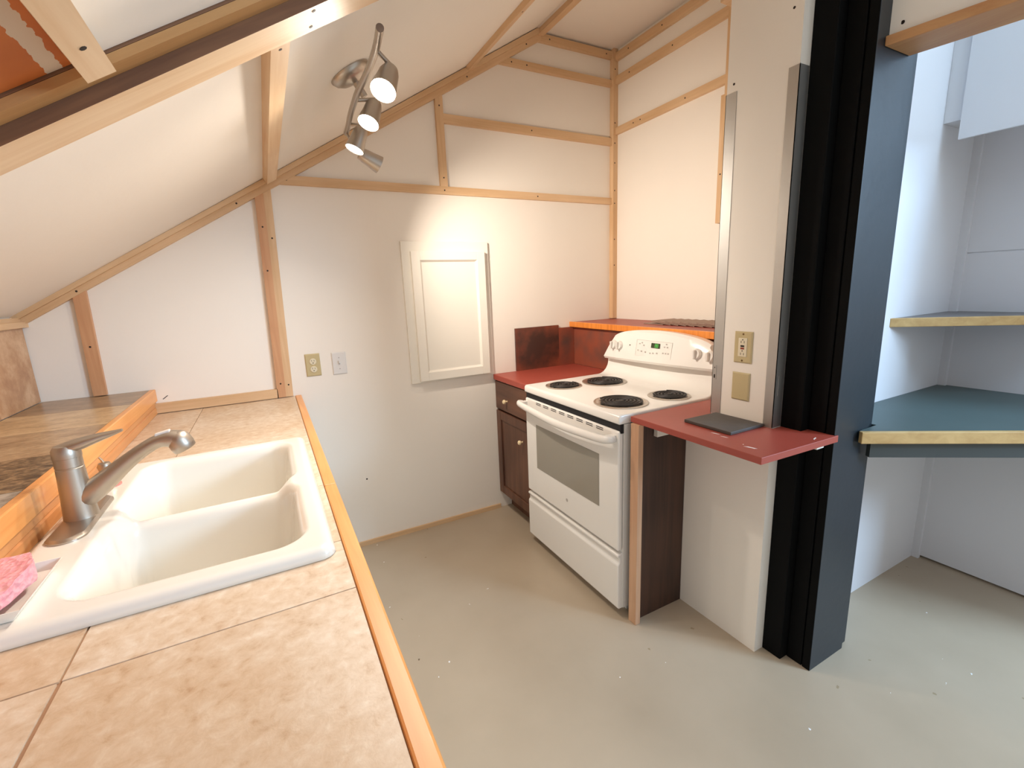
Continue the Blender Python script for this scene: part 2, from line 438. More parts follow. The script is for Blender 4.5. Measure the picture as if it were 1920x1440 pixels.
struct('floor', box(new(), -1.1, 4.4, YF - 0.6, 0.1, -0.06, 0), M_floor)
bm = box(new(), -1.1, 2.9, 0, 0.1, 0, 3.0)
lathe(bm, (0.276, 0.0005, 0.396), (0, -1, 0), [(0.005, 0), (0.004, 0.0018)], 8, mi=1)        # nail head low on the wall
prism(bm, [(-0.573, 0.0005, 0.990), (-0.571, 0.0005, 0.988), (-0.551, 0.0005, 1.003), (-0.553, 0.0005, 1.005)], (0, -0.0012, 0), mi=1)   # pencil mark
struct('wall_back', bm, [M_wall, M_hole])
# knee wall on the left under the roof slope
struct('wall_left', box(new(), -1.1, -0.985, YF, 0, 0, 1.385), M_wall)
# ceiling: roof slope and the flat strip above the kitchen, one skin
bm = new()
xt = (2.868 - SK) / SL
prism(bm, [(-1.1, 0, SK - SL * 1.1), (xt, 0, 2.868), (4.4, 0, 2.868), (4.4, 0, 2.93), (xt - 0.04, 0, 2.93), (-1.1, 0, SK - SL * 1.1 + 0.07)], (0, YF, 0))
struct('ceiling', bm, M_wall)
# right: low thick wall behind the range, thin wall above the ledge, the partition stub and the nook
bm = new()
box(bm, 2.062, 2.16, -1.37, 0, 1.155, 2.868)
box(bm, 1.727, 2.16, -1.37, 0, 0, 1.155)
struct('wall_right', bm, M_wall)
bm = new()
box(bm, 1.3935, 2.76, -1.62, -1.372, 0.0, 2.335)
box(bm, 1.3935, 1.72, -1.372, -1.2555, 0.0, 0.882)
box(bm, 1.44, 2.76, -1.62, -1.372, 2.335, 2.868)
for y, z in ((-1.398, 2.066), (-1.59, 2.2)):
    lathe(bm, (1.394, y, z), (-1, 0, 0), [(0.004, 0), (0.004, 0.0012)], 8, mi=1)
struct('wall_partition', bm, [M_wall, M_hole])
struct('wall_nook', box(new(), 1.743, 2.666, -1.6235, -1.62, 0.0, 2.868), M_nook)
bm = new()
box(bm, 2.666, 2.76, -2.62, -1.62, 0.012, 2.868)
box(bm, 2.662, 2.666, -2.62, -1.62, 1.494, 2.868)
box(bm, 2.662, 2.666, -2.62, -1.62, 0.012, 1.489)
struct('wall_side', bm, M_nook)

# ------------------------------------------------------------------ battens (trim)
TN = [0]
def trim(bm, mat, screws=(), bevel=0.002):
    """screws: (point, outward normal) - small dark countersunk heads set in the batten's face"""
    TN[0] += 1
    for p, nrm in screws:
        lathe(bm, Vector(p) - Vector(nrm) * 0.002, nrm, [(0.0042, 0), (0.0042, 0.0026)], 8, mi=1)
    o = obj('trim_%d' % TN[0], bm, [mat, M_hole], bevel=0.0)
    return mark(o, kind='structure')
NY = Vector((0, -1, 0)); NX = Vector((-1, 0, 0))
def back_h(x0, x1, z0, z1, t=0.02, sx=()):
    trim(box(new(), x0, x1, -t, 0, z0, z1), pine('x'), [((x, -t, (z0 + z1) / 2), NY) for x in sx])
def back_v(x0, x1, z0, z1, t=0.02, sz=(), lean=0.0, mat=None, cut=0.0):
    bm = new()
    prism(bm, [(x0 - lean, 0, z0), (x1 - lean, 0, z0), (x1, 0, z1 + cut), (x0, 0, z1)], (0, -t, 0))
    trim(bm, mat or pine('z'), [(((x0 + x1) / 2 - lean * (1 - (z - z0) / (z1 - z0)), -t, z), NY) for z in sz])
def right_h(y0, y1, z0, z1, t=0.02, sy=()):
    trim(box(new(), 2.062 - t, 2.062, y0, y1, z0, z1), pine('y'), [((2.062 - t, y, (z0 + z1) / 2), NX) for y in sy])

back_h(-0.005, 2.027, 1.945, 1.986, sx=(0.06, 0.85, 1.45))
back_h(0.871, 2.027, 2.308, 2.354, sx=(1.42,))
back_h(1.20, 2.027, 2.654, 2.692, sx=(1.3, 1.4))
back_h(1.47, 2.027, 2.812, 2.855, sx=(1.56, 1.98))
back_h(-0.62, -0.105, 0.93, 0.974)
back_h(0.0, 1.105, 0.0, 0.026, t=0.012)
back_v(0.829, 0.871, 1.986, 2.425, sz=(2.03, 2.39), cut=0.02)
back_v(-0.083, -0.045, 0.93, 1.885, sz=(1.0, 1.55, 1.75), lean=0.026, mat=wood('red_pine', 'z', srgb(214, 166, 124), srgb(190, 136, 96)), cut=0.02)
back_v(-0.045, -0.012, 0.93, 1.91, t=0.016, sz=(0.99, 1.7), lean=0.026, cut=0.02)
back_v(-0.797, -0.752, 1.04, 1.462, sz=(1.25,), lean=0.006, cut=0.022, mat=wood('red_pine', 'z', (0, 0, 0, 1), (0, 0, 0, 1)))
right_h(-0.85, -0.036, 2.797, 2.844, sy=(-0.15, -0.42))
right_h(-0.85, -0.036, 2.664, 2.710, sy=(-0.16, -0.5))
right_h(-0.85, -0.036, 2.370, 2.412, sy=(-0.2, -0.26, -0.6))
trim(box(new(), 2.040, 2.062, -0.875, -0.85, 2.31, 2.844), pine('z'))
trim(box(new(), 2.036, 2.062, -0.90, -0.834, 1.712, 2.32), pine('z'), [((2.036, -0.85, 1.95), NX)])
trim(box(new(), 2.026, 2.062, -0.036, 0, 1.19, 2.868), pine('z'),
     [((2.026 + 0.012, -0.036, z), NY) for z in (1.55, 1.72, 1.95, 2.03, 2.2, 2.32, 2.44, 2.75)])
# rake: gable strip on the wall and the strip hugging the slope
bm = new(); prism(bm, [(-0.975, 0, 1.928 - 0.975 * 0.594), (1.50, 0, 1.928 + 1.50 * 0.594), (1.50, 0, 1.96 + 1.50 * 0.598), (-0.975, 0, 1.96 - 0.975 * 0.598)], (0, -0.022, 0))
trim(bm, pine('s'), [((x, -0.022, 1.945 + x * 0.596), NY) for x in (-0.78, -0.16, 0.45, 1.02, 1.4)])
bm = new(); prism(bm, [(-0.99, 0, 1.958 - 0.99 * 0.598), (1.49, 0, 1.958 + 1.49 * 0.598), (1.47, 0, 2.868), (-0.99, 0, SK - SL * 0.99)], (0, -0.04, 0))
trim(bm, pine('s'))
# battens running along the slope and the flat ceiling
def slope_y(x0, x1, y0, y1, n0, n1, mat, sy=()):
    bm = slope_box(new(), x0, x1, y0, y1, n0, n1)
    trim(bm, mat, [(on_slope((x0 + x1) / 2, y, n1), NRM) for y in sy])
slope_y(-0.039, 0.002, -1.49, -0.04, 0.0, 0.03, palepine('y'), (-1.33,))
slope_y(1.01, 1.05, -3.4, -0.04, 0.0, 0.022, pine('y'), (-0.6,))
trim(box(new(), 1.478, 1.515, -3.4, -0.022, 2.84, 2.868), pine('y'))
# strip on top of the knee wall tile
trim(box(new(), -0.985, -0.955, -3.4, 0, 1.345, 1.368), pine('y'))
trim(box(new(), -0.985, -0.968, -3.4, 0, 1.368, 1.384), pine('y'))
# cap over the partition stub
trim(box(new(), 1.385, 1.44, -1.62, -1.335, 2.335, 2.385), pine('y'))
# nook corner batten
trim(box(new(), 2.642, 2.662, -1.652, -1.6235, 0, 2.868), M_nook)

# ------------------------------------------------------------------ rafter, near bay of the roof
t = thing('rafter_beam', 'roof rafter of stacked boards crossing the sloped ceiling at upper left', 'beam', on_slope(-0.2, -1.55, 0.06))
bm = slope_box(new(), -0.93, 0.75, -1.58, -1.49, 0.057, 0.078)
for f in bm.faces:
    if f.calc_center_median().y < -1.579: f.material_index = 1       # unlit front edge, its shade put into the wood colour
obj('bottom_board', bm, [palepine('s'), shadedpine('s')], t, label='pale flat board on the underside of the rafter')
obj('edge_strip', slope_box(new(), -0.93, 0.75, -1.616, -1.565, 0.0, 0.044), shadedpine('s'), t, label='edge strip along the rafter, coloured dark for its unlit front')  # dark tone carries the shade of its unlit front
obj('lath', slope_box(new(), -0.93, 0.75, -1.616, -1.5805, 0.0445, 0.057), wood('tan_lath', 's', srgb(200, 152, 98), srgb(168, 120, 72)), t, label='tan lath along the rafter')  # split off the edge strip so its lit underside stays tan
obj('back_strip', slope_box(new(), -0.93, 0.75, -1.565, -1.495, 0.0, 0.057), shadedpine('s'), t)
for x, y in ((0.0, -1.565), (0.0, -1.51)):
    obj('screw', lathe(new(), on_slope(x, y, 0.0775), NRM, [(0.004, 0), (0.004, 0.001)], 8), M_hole, t)
o = obj('ceiling_panel', slope_box(new(), -0.93, -0.306, -3.2, -1.617, 0.001, 0.04), M_wall)
cx = W[o.name].x
M_orange = make_orange(-0.322 - cx, 0)
o.data.materials[0] = M_orange
mark(o, 'orange painted ceiling board with a rough white brush stroke', 'ceiling board', 'ceiling boards beyond the rafter')
o = obj('ceiling_panel', slope_box(new(), -0.3055, 0.75, -3.2, -1.617, 0.001, 0.04), M_wall)
mark(o, 'white ceiling board beyond the rafter beside the orange board', 'ceiling board', 'ceiling boards beyond the rafter')
t = thing('ceiling_batten', 'pale wooden batten with one screw hole between the orange and white ceiling boards', 'batten', on_slope(-0.26, -2.2, 0.06))
obj('strip', slope_box(new(), -0.324, -0.289, -3.2, -1.645, 0.0405, 0.078), palepine('y'), t)
obj('screw', lathe(new(), on_slope(-0.305, -1.73, 0.0775), NRM, [(0.0045, 0), (0.0045, 0.001)], 8), M_hole, t)

# ------------------------------------------------------------------ black post, header and wall board above it
t = thing('wooden_post', 'thick square post painted blue-black beside the white partition', 'post', (1.6, -1.7, 0))
bm = new()
box(bm, 1.441, 1.743, -1.692, -1.6205, 0, 2.868)
obj('rear_board', bm, M_colside, t, bevel=0.003)
bm = new()
box(bm, 1.48, 1.697, -1.7465, -1.6925, 0, 2.868)
obj('middle_board', bm, M_colside, t, bevel=0.003)
bm = new()
box(bm, 1.48, 1.697, -1.778, -1.7505, 0, 2.868); box(bm, 1.486, 1.69, -1.7505, -1.7465, 0, 2.868)
for f in bm.faces:
    if f.calc_center_median().x < 1.49: f.material_index = 1      # the side towards the kitchen is painted black
obj('front_board', bm, [M_col, M_colside], t, bevel=0.003)
obj('edge_batten', box(new(), 1.704, 1.743, -1.766, -1.6925, 0, 2.868), M_col, t, bevel=0.003)
k = 0.2
t = thing('header_beam', 'raw wooden header beam butting against the blue-black post', 'beam', (1.6, -2.2, 2.04))
bm = new(); prism(bm, [(1.519, -1.7785, 2.040), (1.661, -1.7785, 2.040), (1.661 + k * 1.3, -3.08, 2.040), (1.519 + k * 1.3, -3.08, 2.040)], (0, 0, 0.026))
obj('beam_board', bm, wood('header', 'y', srgb(206, 158, 108), srgb(182, 126, 80)), t, bevel=0.003)
bm = new(); prism(bm, [(1.538, -1.7785, 2.0665), (1.56, -1.7785, 2.0665), (1.56 + k * 1.3, -3.08, 2.0665), (1.538 + k * 1.3, -3.08, 2.0665)], (0, 0, 0.80))
lathe(bm, (1.5435, -1.806, 2.092), (-1, 0.2, 0), [(0.005, 0), (0.005, 0.0015)], 8, mi=1)
struct('wall_header', bm, [M_wall, M_hole])

# aluminium strips on the partition edges
t = thing('metal_corner_strip', 'long aluminium corner strip on the left edge of the white partition', 'corner strip', (1.393, -1.39, 0.906), 'aluminium corner strips')
bm = new(); box(bm, 1.3912, 1.3933, -1.412, -1.370, 0.908, 2.04); box(bm, 1.3912, 1.43, -1.3718, -1.370, 0.908, 2.04)
obj('angle', bm, M_alu, t)
bm = new(); box(bm, 1.3902, 1.3912, -1.3885, -1.3755, 1.045, 1.10)
obj('strike_plate', bm, M_alu, t)
obj('slot', box(new(), 1.3898, 1.3902, -1.384, -1.378, 1.05, 1.064), M_hole, t)
obj('screw_hole', box(new(), 1.3898, 1.3902, -1.3825, -1.3795, 1.088, 1.093), M_hole, t)
t = thing('metal_corner_strip', 'long aluminium corner strip on the right edge of the partition beside the post', 'corner strip', (1.393, -1.61, 0.906), 'aluminium corner strips')
bm = new(); box(bm, 1.3912, 1.3933, -1.6225, -1.588, 0.908, 2.04); box(bm, 1.3912, 1.438, -1.6225, -1.6203, 0.908, 2.04)
obj('angle', bm, M_alu, t)
bm = new(); box(bm, 1.408, 1.418, -1.6235, -1.6225, 1.02, 1.09)
obj('strike_plate', bm, M_alu, t)

# ------------------------------------------------------------------ white wall hatch on the back wall
t = thing('wall_hatch', 'white panelled cabinet door in a plain frame on the back wall', 'wall hatch', (0.84, 0, 0.90))
bm = new(); box(bm, 0.578, 1.096, -0.016, 0, 0.907, 1.694)
obj('frame', bm, M_trimwhite, t, bevel=0.002)
bm = new()
def panel_door(bm, x0, x1, z0, z1, yb, yf, rail, rec):
    box(bm, x0, x0 + rail, yf, yb, z0, z1); box(bm, x1 - rail, x1, yf, yb, z0, z1)
    box(bm, x0 + rail, x1 - rail, yf, yb, z0, z0 + rail); box(bm, x0 + rail, x1 - rail, yf, yb, z1 - rail, z1)
    # sloping bead round the sunk panel
    a = [(x0 + rail, z0 + rail), (x1 - rail, z0 + rail), (x1 - rail, z1 - rail), (x0 + rail, z1 - rail)]
    s = 0.010
    b2 = [(a[0][0] + s, a[0][1] + s), (a[1][0] - s, a[1][1] + s), (a[2][0] - s, a[2][1] - s), (a[3][0] + s, a[3][1] - s)]
    va = [bm.verts.new((x, yf + 0.002, z)) for x, z in a]; vb = [bm.verts.new((x, yf + rec, z)) for x, z in b2]
    for i in range(4): bm.faces.new((va[i], va[(i+1) % 4], vb[(i+1) % 4], vb[i]))
    bm.faces.new(vb)
panel_door(bm, 0.625, 1.063, 0.919, 1.640, -0.0165, -0.040, 0.048, 0.012)
obj('door', bm, M_trimwhite, t, bevel=0.0015)

# ------------------------------------------------------------------ outlets and switches
def plate(root, axis, a0, a1, z0, z1, plane, mat):
    """bevelled cover plate; axis 'y' faces -y on the back wall, 'x' faces -x on the partition"""
    bm = new(); d = 0.006; s = 0.004
    def P(a, z, h): return (a, plane - h, z) if axis == 'y' else (plane - h, a, z)
    lo = [P(a0, z0, 0.0004), P(a1, z0, 0.0004), P(a1, z1, 0.0004), P(a0, z1, 0.0004)]
    mi = [P(a0, z0, d * 0.5), P(a1, z0, d * 0.5), P(a1, z1, d * 0.5), P(a0, z1, d * 0.5)]
    q = s if a1 > a0 else -s
    hi = [P(a0 + q, z0 + s, d), P(a1 - q, z0 + s, d), P(a1 - q, z1 - s, d), P(a0 + q, z1 - s, d)]
    L = [[bm.verts.new(p) for p in r] for r in (lo, mi, hi)]
    for k in range(2):
        for i in range(4): bm.faces.new((L[k][i], L[k][(i+1) % 4], L[k+1][(i+1) % 4], L[k+1][i]))
    bm.faces.new(L[2]); bm.faces.new(L[0][::-1])
    return obj('cover_plate', bm, mat, root)
t = thing('wall_outlet', 'ivory duplex outlet on the back wall left of the light switch', 'outlet', (0.074, 0, 1.017))
plate(t, 'y', 0.038, 0.109, 1.017, 1.133, 0, M_ivory)
for zc in (1.053, 1.093):
    bm = new(); lathe(bm, (0.074, -0.0055, zc), NY, [(0.0165, 0), (0.0165, 0.003), (0.015, 0.004)], 20)
    r = obj('receptacle', bm, M_almond, t)
    obj('slot', box(new(), 0.067, 0.0688, -0.0101, -0.0094, zc + 0.001, zc + 0.009), M_hole, r)
    obj('slot', box(new(), 0.0792, 0.081, -0.0101, -0.0094, zc + 0.001, zc + 0.008), M_hole, r)
    obj('ground_hole', lathe(new(), (0.074, -0.0094, zc - 0.007), NY, [(0.0027, 0), (0.0027, 0.0007)], 8), M_hole, r)
t = thing('light_switch', 'white toggle light switch on the back wall right of the duplex outlet', 'switch', (0.2, 0, 1.012))
plate(t, 'y', 0.166, 0.237, 1.012, 1.129, 0, M_switch)
bm = new(); box(bm, 0.1965, 0.2065, -0.008, -0.0055, 1.058, 1.084); obj('toggle_bezel', bm, M_switch, t)
bm = new(); prism(bm, [(0.198, -0.008, 1.066), (0.205, -0.008, 1.066), (0.205, -0.008, 1.080), (0.198, -0.008, 1.080)], (0, -0.009, 0.006)); obj('toggle', bm, M_switch, t)
for z in (1.041, 1.100): obj('screw', lathe(new(), (0.2015, -0.0058, z), NY, [(0.003, 0), (0.003, 0.001)], 8), M_greymark, t)
t = thing('safety_outlet', 'ivory outlet with red test buttons high on the white partition', 'outlet', (1.3935, -1.495, 1.122))
plate(t, 'x', -1.460, -1.530, 1.122, 1.235, 1.3935, M_ivory)
bm = new(); box(bm, 1.3855, 1.3882, -1.512, -1.478, 1.145, 1.212); r = obj('receptacle', bm, M_almond, t, bevel=0.001)
for z, nm in ((1.1835, M_hole), (1.175, M_redbtn)):
    obj('test_button', box(new(), 1.3845, 1.3857, -1.502, -1.488, z - 0.003, z + 0.003), nm, r)
for z in (1.198, 1.155):
    for y in (-1.490, -1.502): obj('slot', box(new(), 1.3851, 1.3857, y, y + 0.0016, z - 0.004, z + 0.004), M_hole, r)
for z in (1.206, 1.166): obj('ground_hole', lathe(new(), (1.3857, -1.495, z), NX, [(0.0022, 0), (0.0022, 0.0006)], 8), M_hole, r)
for z in (1.131, 1.226): obj('screw', lathe(new(), (1.3876, -1.495, z), NX, [(0.0035, 0), (0.0035, 0.001)], 10), M_brass, t)
t = thing('blank_cover_plate', 'plain blank ivory plate on the partition below the red button outlet', 'cover plate', (1.3935, -1.495, 0.984))
plate(t, 'x', -1.459, -1.529, 0.984, 1.086, 1.3935, M_ivory)
for z in (1.0, 1.071): obj('screw', lathe(new(), (1.3876, -1.494, z), NX, [(0.0022, 0), (0.0022, 0.0008)], 8), M_ivory, t)

# ------------------------------------------------------------------ left counter with the sink
YC = -2.95
t = thing('sink_counter', 'long tiled counter with a wooden front edge under the sloped ceiling', 'counter', (-0.33, -1.45, 0.88))
bm = new()
for r in ((-0.613, -0.03, -0.85, 0.0), (-0.075, -0.03, -1.66, -0.85), (-0.613, -0.592, -1.66, -0.85), (-0.613, -0.03, YC, -1.66)):
    box(bm, r[0], r[1], r[2], r[3], 0.886, 0.9235)
obj('grout_bed', bm, M_grout, t)
bm = new()
def tile(x0, x1, y0, y1, z=0.9266): box(bm, x0, x1, y0, y1, 0.919, z)
tile(-0.6128, -0.426, -0.858, -0.001); tile(-0.4235, -0.031, -0.858, -0.001)
tile(-0.072, -0.031, -1.30, -0.860); tile(-0.072, -0.031, -1.622, -1.3025); tile(-0.6128, -0.5905, -1.66, -0.860)
tile(-0.6128, -0.4145, -1.7975, -1.662); tile(-0.411, -0.031, -1.7975, -1.6245 - 0.038)
tile(-0.072, -0.031, -1.662, -1.6245)
for y0, y1 in ((-2.198, -1.8005), (-2.60, -2.2015), (YC, -2.603)):
    tile(-0.6128, -0.4155, y0, y1); tile(-0.4095, -0.031, y0, y1)
obj('tile_top', bm, M_trav, t)
bm = new(); box(bm, -0.0295, 0.0, YC, -1.312, 0.872, 0.9285)
box(bm, -0.0295, 0.0, -1.3115, -0.002, 0.872, 0.9285)
obj('front_edge', bm, gold('y'), t, bevel=0.004, label='orange varnished wooden front edge')
t = thing('base_cabinet', 'plain white cabinet body under the tiled sink counter', 'cabinet', (-0.33, -1.45, 0))
bm = new(); box(bm, -0.64, -0.045, YC, -2.93, 0.0, 0.885); box(bm, -0.64, -0.045, -0.04, -0.02, 0.0, 0.885); box(bm, -0.06, -0.045, YC, -0.02, 0.0, 0.885); box(bm, -0.64, -0.05, YC, -0.02, 0.0, 0.08)
obj('carcass', bm, M_trimwhite, t)
for i in range(4):
    y1 = -0.03 - i * 0.72
    bm = new(); box(bm, -0.044, -0.026, y1 - 0.7, y1, 0.11, 0.85)
    d = obj('door', bm, M_trimwhite, t, bevel=0.002)
    obj('knob', lathe(new(), (-0.026, y1 - 0.06, 0.75), (1, 0, 0), [(0.005, 0), (0.005, 0.012), (0.013, 0.016), (0.012, 0.024), (0.004, 0.027)], 16), M_nickel, d, smooth=True)

# sink: one enamelled casting, two bowls with a low divider
def sd_rr(x, y, x0, x1, y0, y1, r):
    cx, cy, hx, hy = (x0 + x1) / 2, (y0 + y1) / 2, (x1 - x0) / 2 - r, (y1 - y0) / 2 - r
    dx, dy = abs(x - cx) - hx, abs(y - cy) - hy
    return math.hypot(max(dx, 0), max(dy, 0)) + min(max(dx, dy), 0) - r
def sst(a, b, v):
    t_ = min(1, max(0, (v - a) / (b - a))); return t_ * t_ * (3 - 2 * t_)
SX0, SX1, SY0, SY1 = -0.588, -0.044, -1.682, -0.846
def sink_z(x, y):
    dO = sd_rr(x, y, SX0, SX1, SY0, SY1, 0.03)
    if dO > -0.022:
        q = min(1, (dO + 0.022) / 0.022)
        top = 0.928 + 0.020 * math.sqrt(max(0, 1 - q * q))
    else: top = 0.948
    dA = sd_rr(x, y, -0.470, -0.098, -1.256, -0.900, 0.055)
    dB = sd_rr(x, y, -0.466, -0.098, -1.618, -1.286, 0.055)
    dU = sd_rr(x, y, -0.470, -0.100, -1.60, -0.915, 0.05)
    top -= 0.026 * sst(0.0, -0.045, dU)
    dep = 0
    for dd in (dA, dB):
        a = sst(0.014, -0.004, dd) * 0.012 + sst(0.0, -0.034, dd) * 0.165 + sst(-0.02, -0.14, dd) * 0.012
        dep = max(dep, a)
    return top - dep
bm = new()
xs = [SX0 + (SX1 - SX0) * i / 118 for i in range(119)]; ys = [SY0 + (SY1 - SY0) * j / 180 for j in range(181)]
G = {}
for i, x in enumerate(xs):
    for j, y in enumerate(ys):
        d_ = sd_rr(x, y, SX0, SX1, SY0, SY1, 0.03)
        if d_ < 0.006:
            if d_ > 0:      # pull the rim of the grid onto the rounded corner
                e_ = 1e-4
                gx = (sd_rr(x + e_, y, SX0, SX1, SY0, SY1, 0.03) - d_) / e_; gy = (sd_rr(x, y + e_, SX0, SX1, SY0, SY1, 0.03) - d_) / e_
                x_, y_ = x - gx * d_, y - gy * d_
            else: x_, y_ = x, y
            G[i, j] = bm.verts.new((x_, y_, sink_z(x_, y_)))
for i in range(118):
    for j in range(180):
        q = [(i, j), (i+1, j), (i+1, j+1), (i, j+1)]
        q = [G[k_] for k_ in q if k_ in G]
        if len(q) == 4:
            try: bm.faces.new(q)
            except ValueError: pass
bmesh.ops.remove_doubles(bm, verts=bm.verts, dist=2e-4)
bmesh.ops.dissolve_degenerate(bm, dist=1e-5, edges=bm.edges)
t = thing('kitchen_sink', 'white enamel double bowl sink with a low divider set in the tiled counter', 'sink', (-0.316, -1.264, 0.927))
bmesh.ops.recalc_face_normals(bm, faces=bm.faces)
basin = obj('basin', bm, M_sink, t, smooth=True, angle=80)
sol = basin.modifiers.new('thickness', 'SOLIDIFY'); sol.thickness = 0.004; sol.offset = -1
for yy in (-1.07, -1.46):
    bm = new(); lathe(bm, (-0.29, yy, 0.7465), (0, 0, 1), [(0.045, 0), (0.045, 0.002), (0.036, 0.003), (0.034, -0.004)], 28, cap1=True)
    obj('drain', bm, M_chrome, t, smooth=True)

# faucet
FX, FY = -0.53, -1.25
t = thing('kitchen_faucet', 'brushed nickel single lever faucet at the back of the sink', 'faucet', (FX, FY, 0.946))
bm = new()
ring = []
for k_ in range(40):
    a = 2 * PI * k_ / 40
    ring.append((FX + 0.034 * math.cos(a), FY + 0.034 * math.sin(a) + (0.092 if math.sin(a) > 0 else -0.092)))
v0 = [bm.verts.new((x, y, 0.9465)) for x, y in ring]; v1 = [bm.verts.new((x, y, 0.952)) for x, y in ring]
v2 = [bm.verts.new((FX + (x - FX) * 0.86, FY + (y - FY) * 0.955, 0.957)) for x, y in ring]
for A, B in ((v0, v1), (v1, v2)):
    for i in range(40): bm.faces.new((A[i], A[(i+1) % 40], B[(i+1) % 40], B[i]))
bm.faces.new(v2); bm.faces.new(v0[::-1])
obj('base_plate', bm, M_nickel, t, smooth=True)
obj('body', lathe(new(), (FX, FY, 0.956), (0, 0, 1), [(0.031, 0), (0.030, 0.01), (0.0275, 0.05), (0.0255, 0.09), (0.0245, 0.116), (0.0235, 0.117), (0.0235, 0.119), (0.0245, 0.120), (0.0242, 0.140)], 32), M_nickel, t, smooth=True)
path = [(-0.533, FY, 0.988, 0.0225), (-0.512, FY, 1.001, 0.0245), (-0.478, FY, 1.027, 0.0232), (-0.440, FY, 1.057, 0.0185), (-0.408, FY, 1.080, 0.016), (-0.380, FY, 1.096, 0.0155), (-0.362, FY, 1.102, 0.0165), (-0.344, FY, 1.102, 0.0205), (-0.328, FY, 1.097, 0.023)]
sp = spline(path, 5)
bm = sweep(new(), [p[:3] for p in sp], [p[3] for p in sp], 20)
obj('spout', bm, M_nickel, t, smooth=True)
bm = lathe(new(), (-0.337, FY, 1.1165), (0.42, 0, -1), [(0.002, 0), (0.013, 0.002), (0.021, 0.009), (0.0248, 0.02), (0.0255, 0.034), (0.024, 0.046), (0.022, 0.048)], 24)
h = obj('spray_head', bm, M_nickel, t, smooth=True)
bm = new(); prism(bm, [(-0.372, FY - 0.007, 1.1195), (-0.342, FY - 0.008, 1.1255), (-0.342, FY + 0.008, 1.1255), (-0.372, FY + 0.007, 1.1195)], (0.0005, 0, -0.010))
obj('spray_button', bm, M_switch, h, bevel=0.002)
bm = new()
lathe(bm, (FX, FY, 1.0965), (0, 0, 1), [(0.0252, 0), (0.0252, 0.006), (0.0244, 0.018), (0.019, 0.026), (0.008, 0.029)], 28)
obj('lever_cap', bm, M_nickel, t, smooth=True)
lp = spline([(-0.546, FY, 1.113, 0.016), (-0.515, FY, 1.119, 0.0195), (-0.48, FY, 1.128, 0.016), (-0.45, FY, 1.1345, 0.011), (-0.428, FY, 1.1395, 0.006)], 4)
bm = new(); rings = []
for x, y, z, w in lp:
    th = 0.013 * (w / 0.019) ** 1.3
    rings.append([bm.verts.new((x - th * 0.2 * math.sin(a), y + w * math.cos(a), z + th * math.sin(a))) for a in (2 * PI * i / 14 for i in range(14))])
for k_ in range(len(rings) - 1):
    for i in range(14): bm.faces.new((rings[k_][i], rings[k_][(i+1) % 14], rings[k_+1][(i+1) % 14], rings[k_+1][i]))
bm.faces.new(rings[0][::-1]); bm.faces.new(rings[-1])
obj('lever', bm, M_nickel, t, smooth=True)

t = thing('side_sprayer', 'small grey side sprayer on a pink ring behind the faucet', 'sprayer', (-0.533, -1.035, 0.947))
obj('ring', lathe(new(), (-0.533, -1.035, 0.9475), (0, 0, 1), [(0.027, 0), (0.027, 0.004), (0.022, 0.006)], 24), M_ringred, t, smooth=True, label='pink rubber ring')
obj('collar', lathe(new(), (-0.533, -1.035, 0.953), (0, 0, 1), [(0.020, 0), (0.020, 0.006), (0.014, 0.014), (0.013, 0.03)], 24), M_nickel, t, smooth=True)
obj('spray_body', lathe(new(), (-0.533, -1.035, 0.9825), (0, 0, 1), [(0.011, 0), (0.014, 0.012), (0.016, 0.022), (0.012, 0.030), (0.004, 0.032)], 24), M_nickel, t, smooth=True)
obj('trigger', sweep(new(), [(-0.533, -1.035, 1.012), (-0.537, -1.032, 1.020), (-0.542, -1.03, 1.028)], [0.0035, 0.003, 0.002], 8), M_nickel, t, smooth=True)

# soap dish and sponge at the near corner of the sink
t = thing('soap_dish', 'shallow white plastic dish on the near back corner of the sink', 'dish', (-0.55, -1.56, 0.949))
bm = new(); prism(bm, [(-0.588, -1.640, 0.9495), (-0.508, -1.640, 0.9495), (-0.508, -1.49, 0.9495), (-0.588, -1.49, 0.9495)], (0, 0, 0.004)); obj('dish_floor', bm, M_dish, t)
bm = new()
dx0, dx1, dy0, dy1 = -0.596, -0.494, -1.648, -1.48
inner = [(-0.588, -1.640), (-0.508, -1.640), (-0.508, -1.49), (-0.588, -1.49)]; outer = [(dx0, dy0), (dx1, dy0), (dx1, dy1), (dx0, dy1)]
A = [bm.verts.new((x, y, 0.9495)) for x, y in inner]; B = [bm.verts.new((x, y, 0.968)) for x, y in outer]
Cc = [bm.verts.new((x * 0.97 - 0.5465 * -0.0 + (-0.549) * 0.03, y * 0.97 + (-1.5725) * 0.03, 0.968)) for x, y in outer]; D = [bm.verts.new((x * 0.97 + (-0.5515) * 0.03, y * 0.97 + (-1.5725) * 0.03, 0.953)) for x, y in inner]
for P_, Q_ in ((A, B), (B, Cc), (Cc, D)):
    for i in range(4): bm.faces.new((P_[i], P_[(i+1) % 4], Q_[(i+1) % 4], Q_[i]))
obj('rim', bm, M_dish, t, bevel=0.001)
bm = new()
pts = [(-0.590, -1.632), (-0.519, -1.636), (-0.503, -1.558), (-0.509, -1.543), (-0.528, -1.497), (-0.591, -1.492)]
prism(bm, [(x, y, 0.9705) for x, y in pts], (0, 0, 0.026))
bmesh.ops.subdivide_edges(bm, edges=bm.edges[:], cuts=5, use_grid_fill=True)
for v in bm.verts:
    v.co += Vector((random.uniform(-1, 1), random.uniform(-1, 1), random.uniform(-1, 0.6))) * 0.0016
    v.co.z += 0.006 * math.sin((v.co.y + 1.6) * 30) * (v.co.z > 0.98)
    v.co.z = max(v.co.z, 0.9688)
o = obj('sponge', bm, M_pink, smooth=True, angle=50)
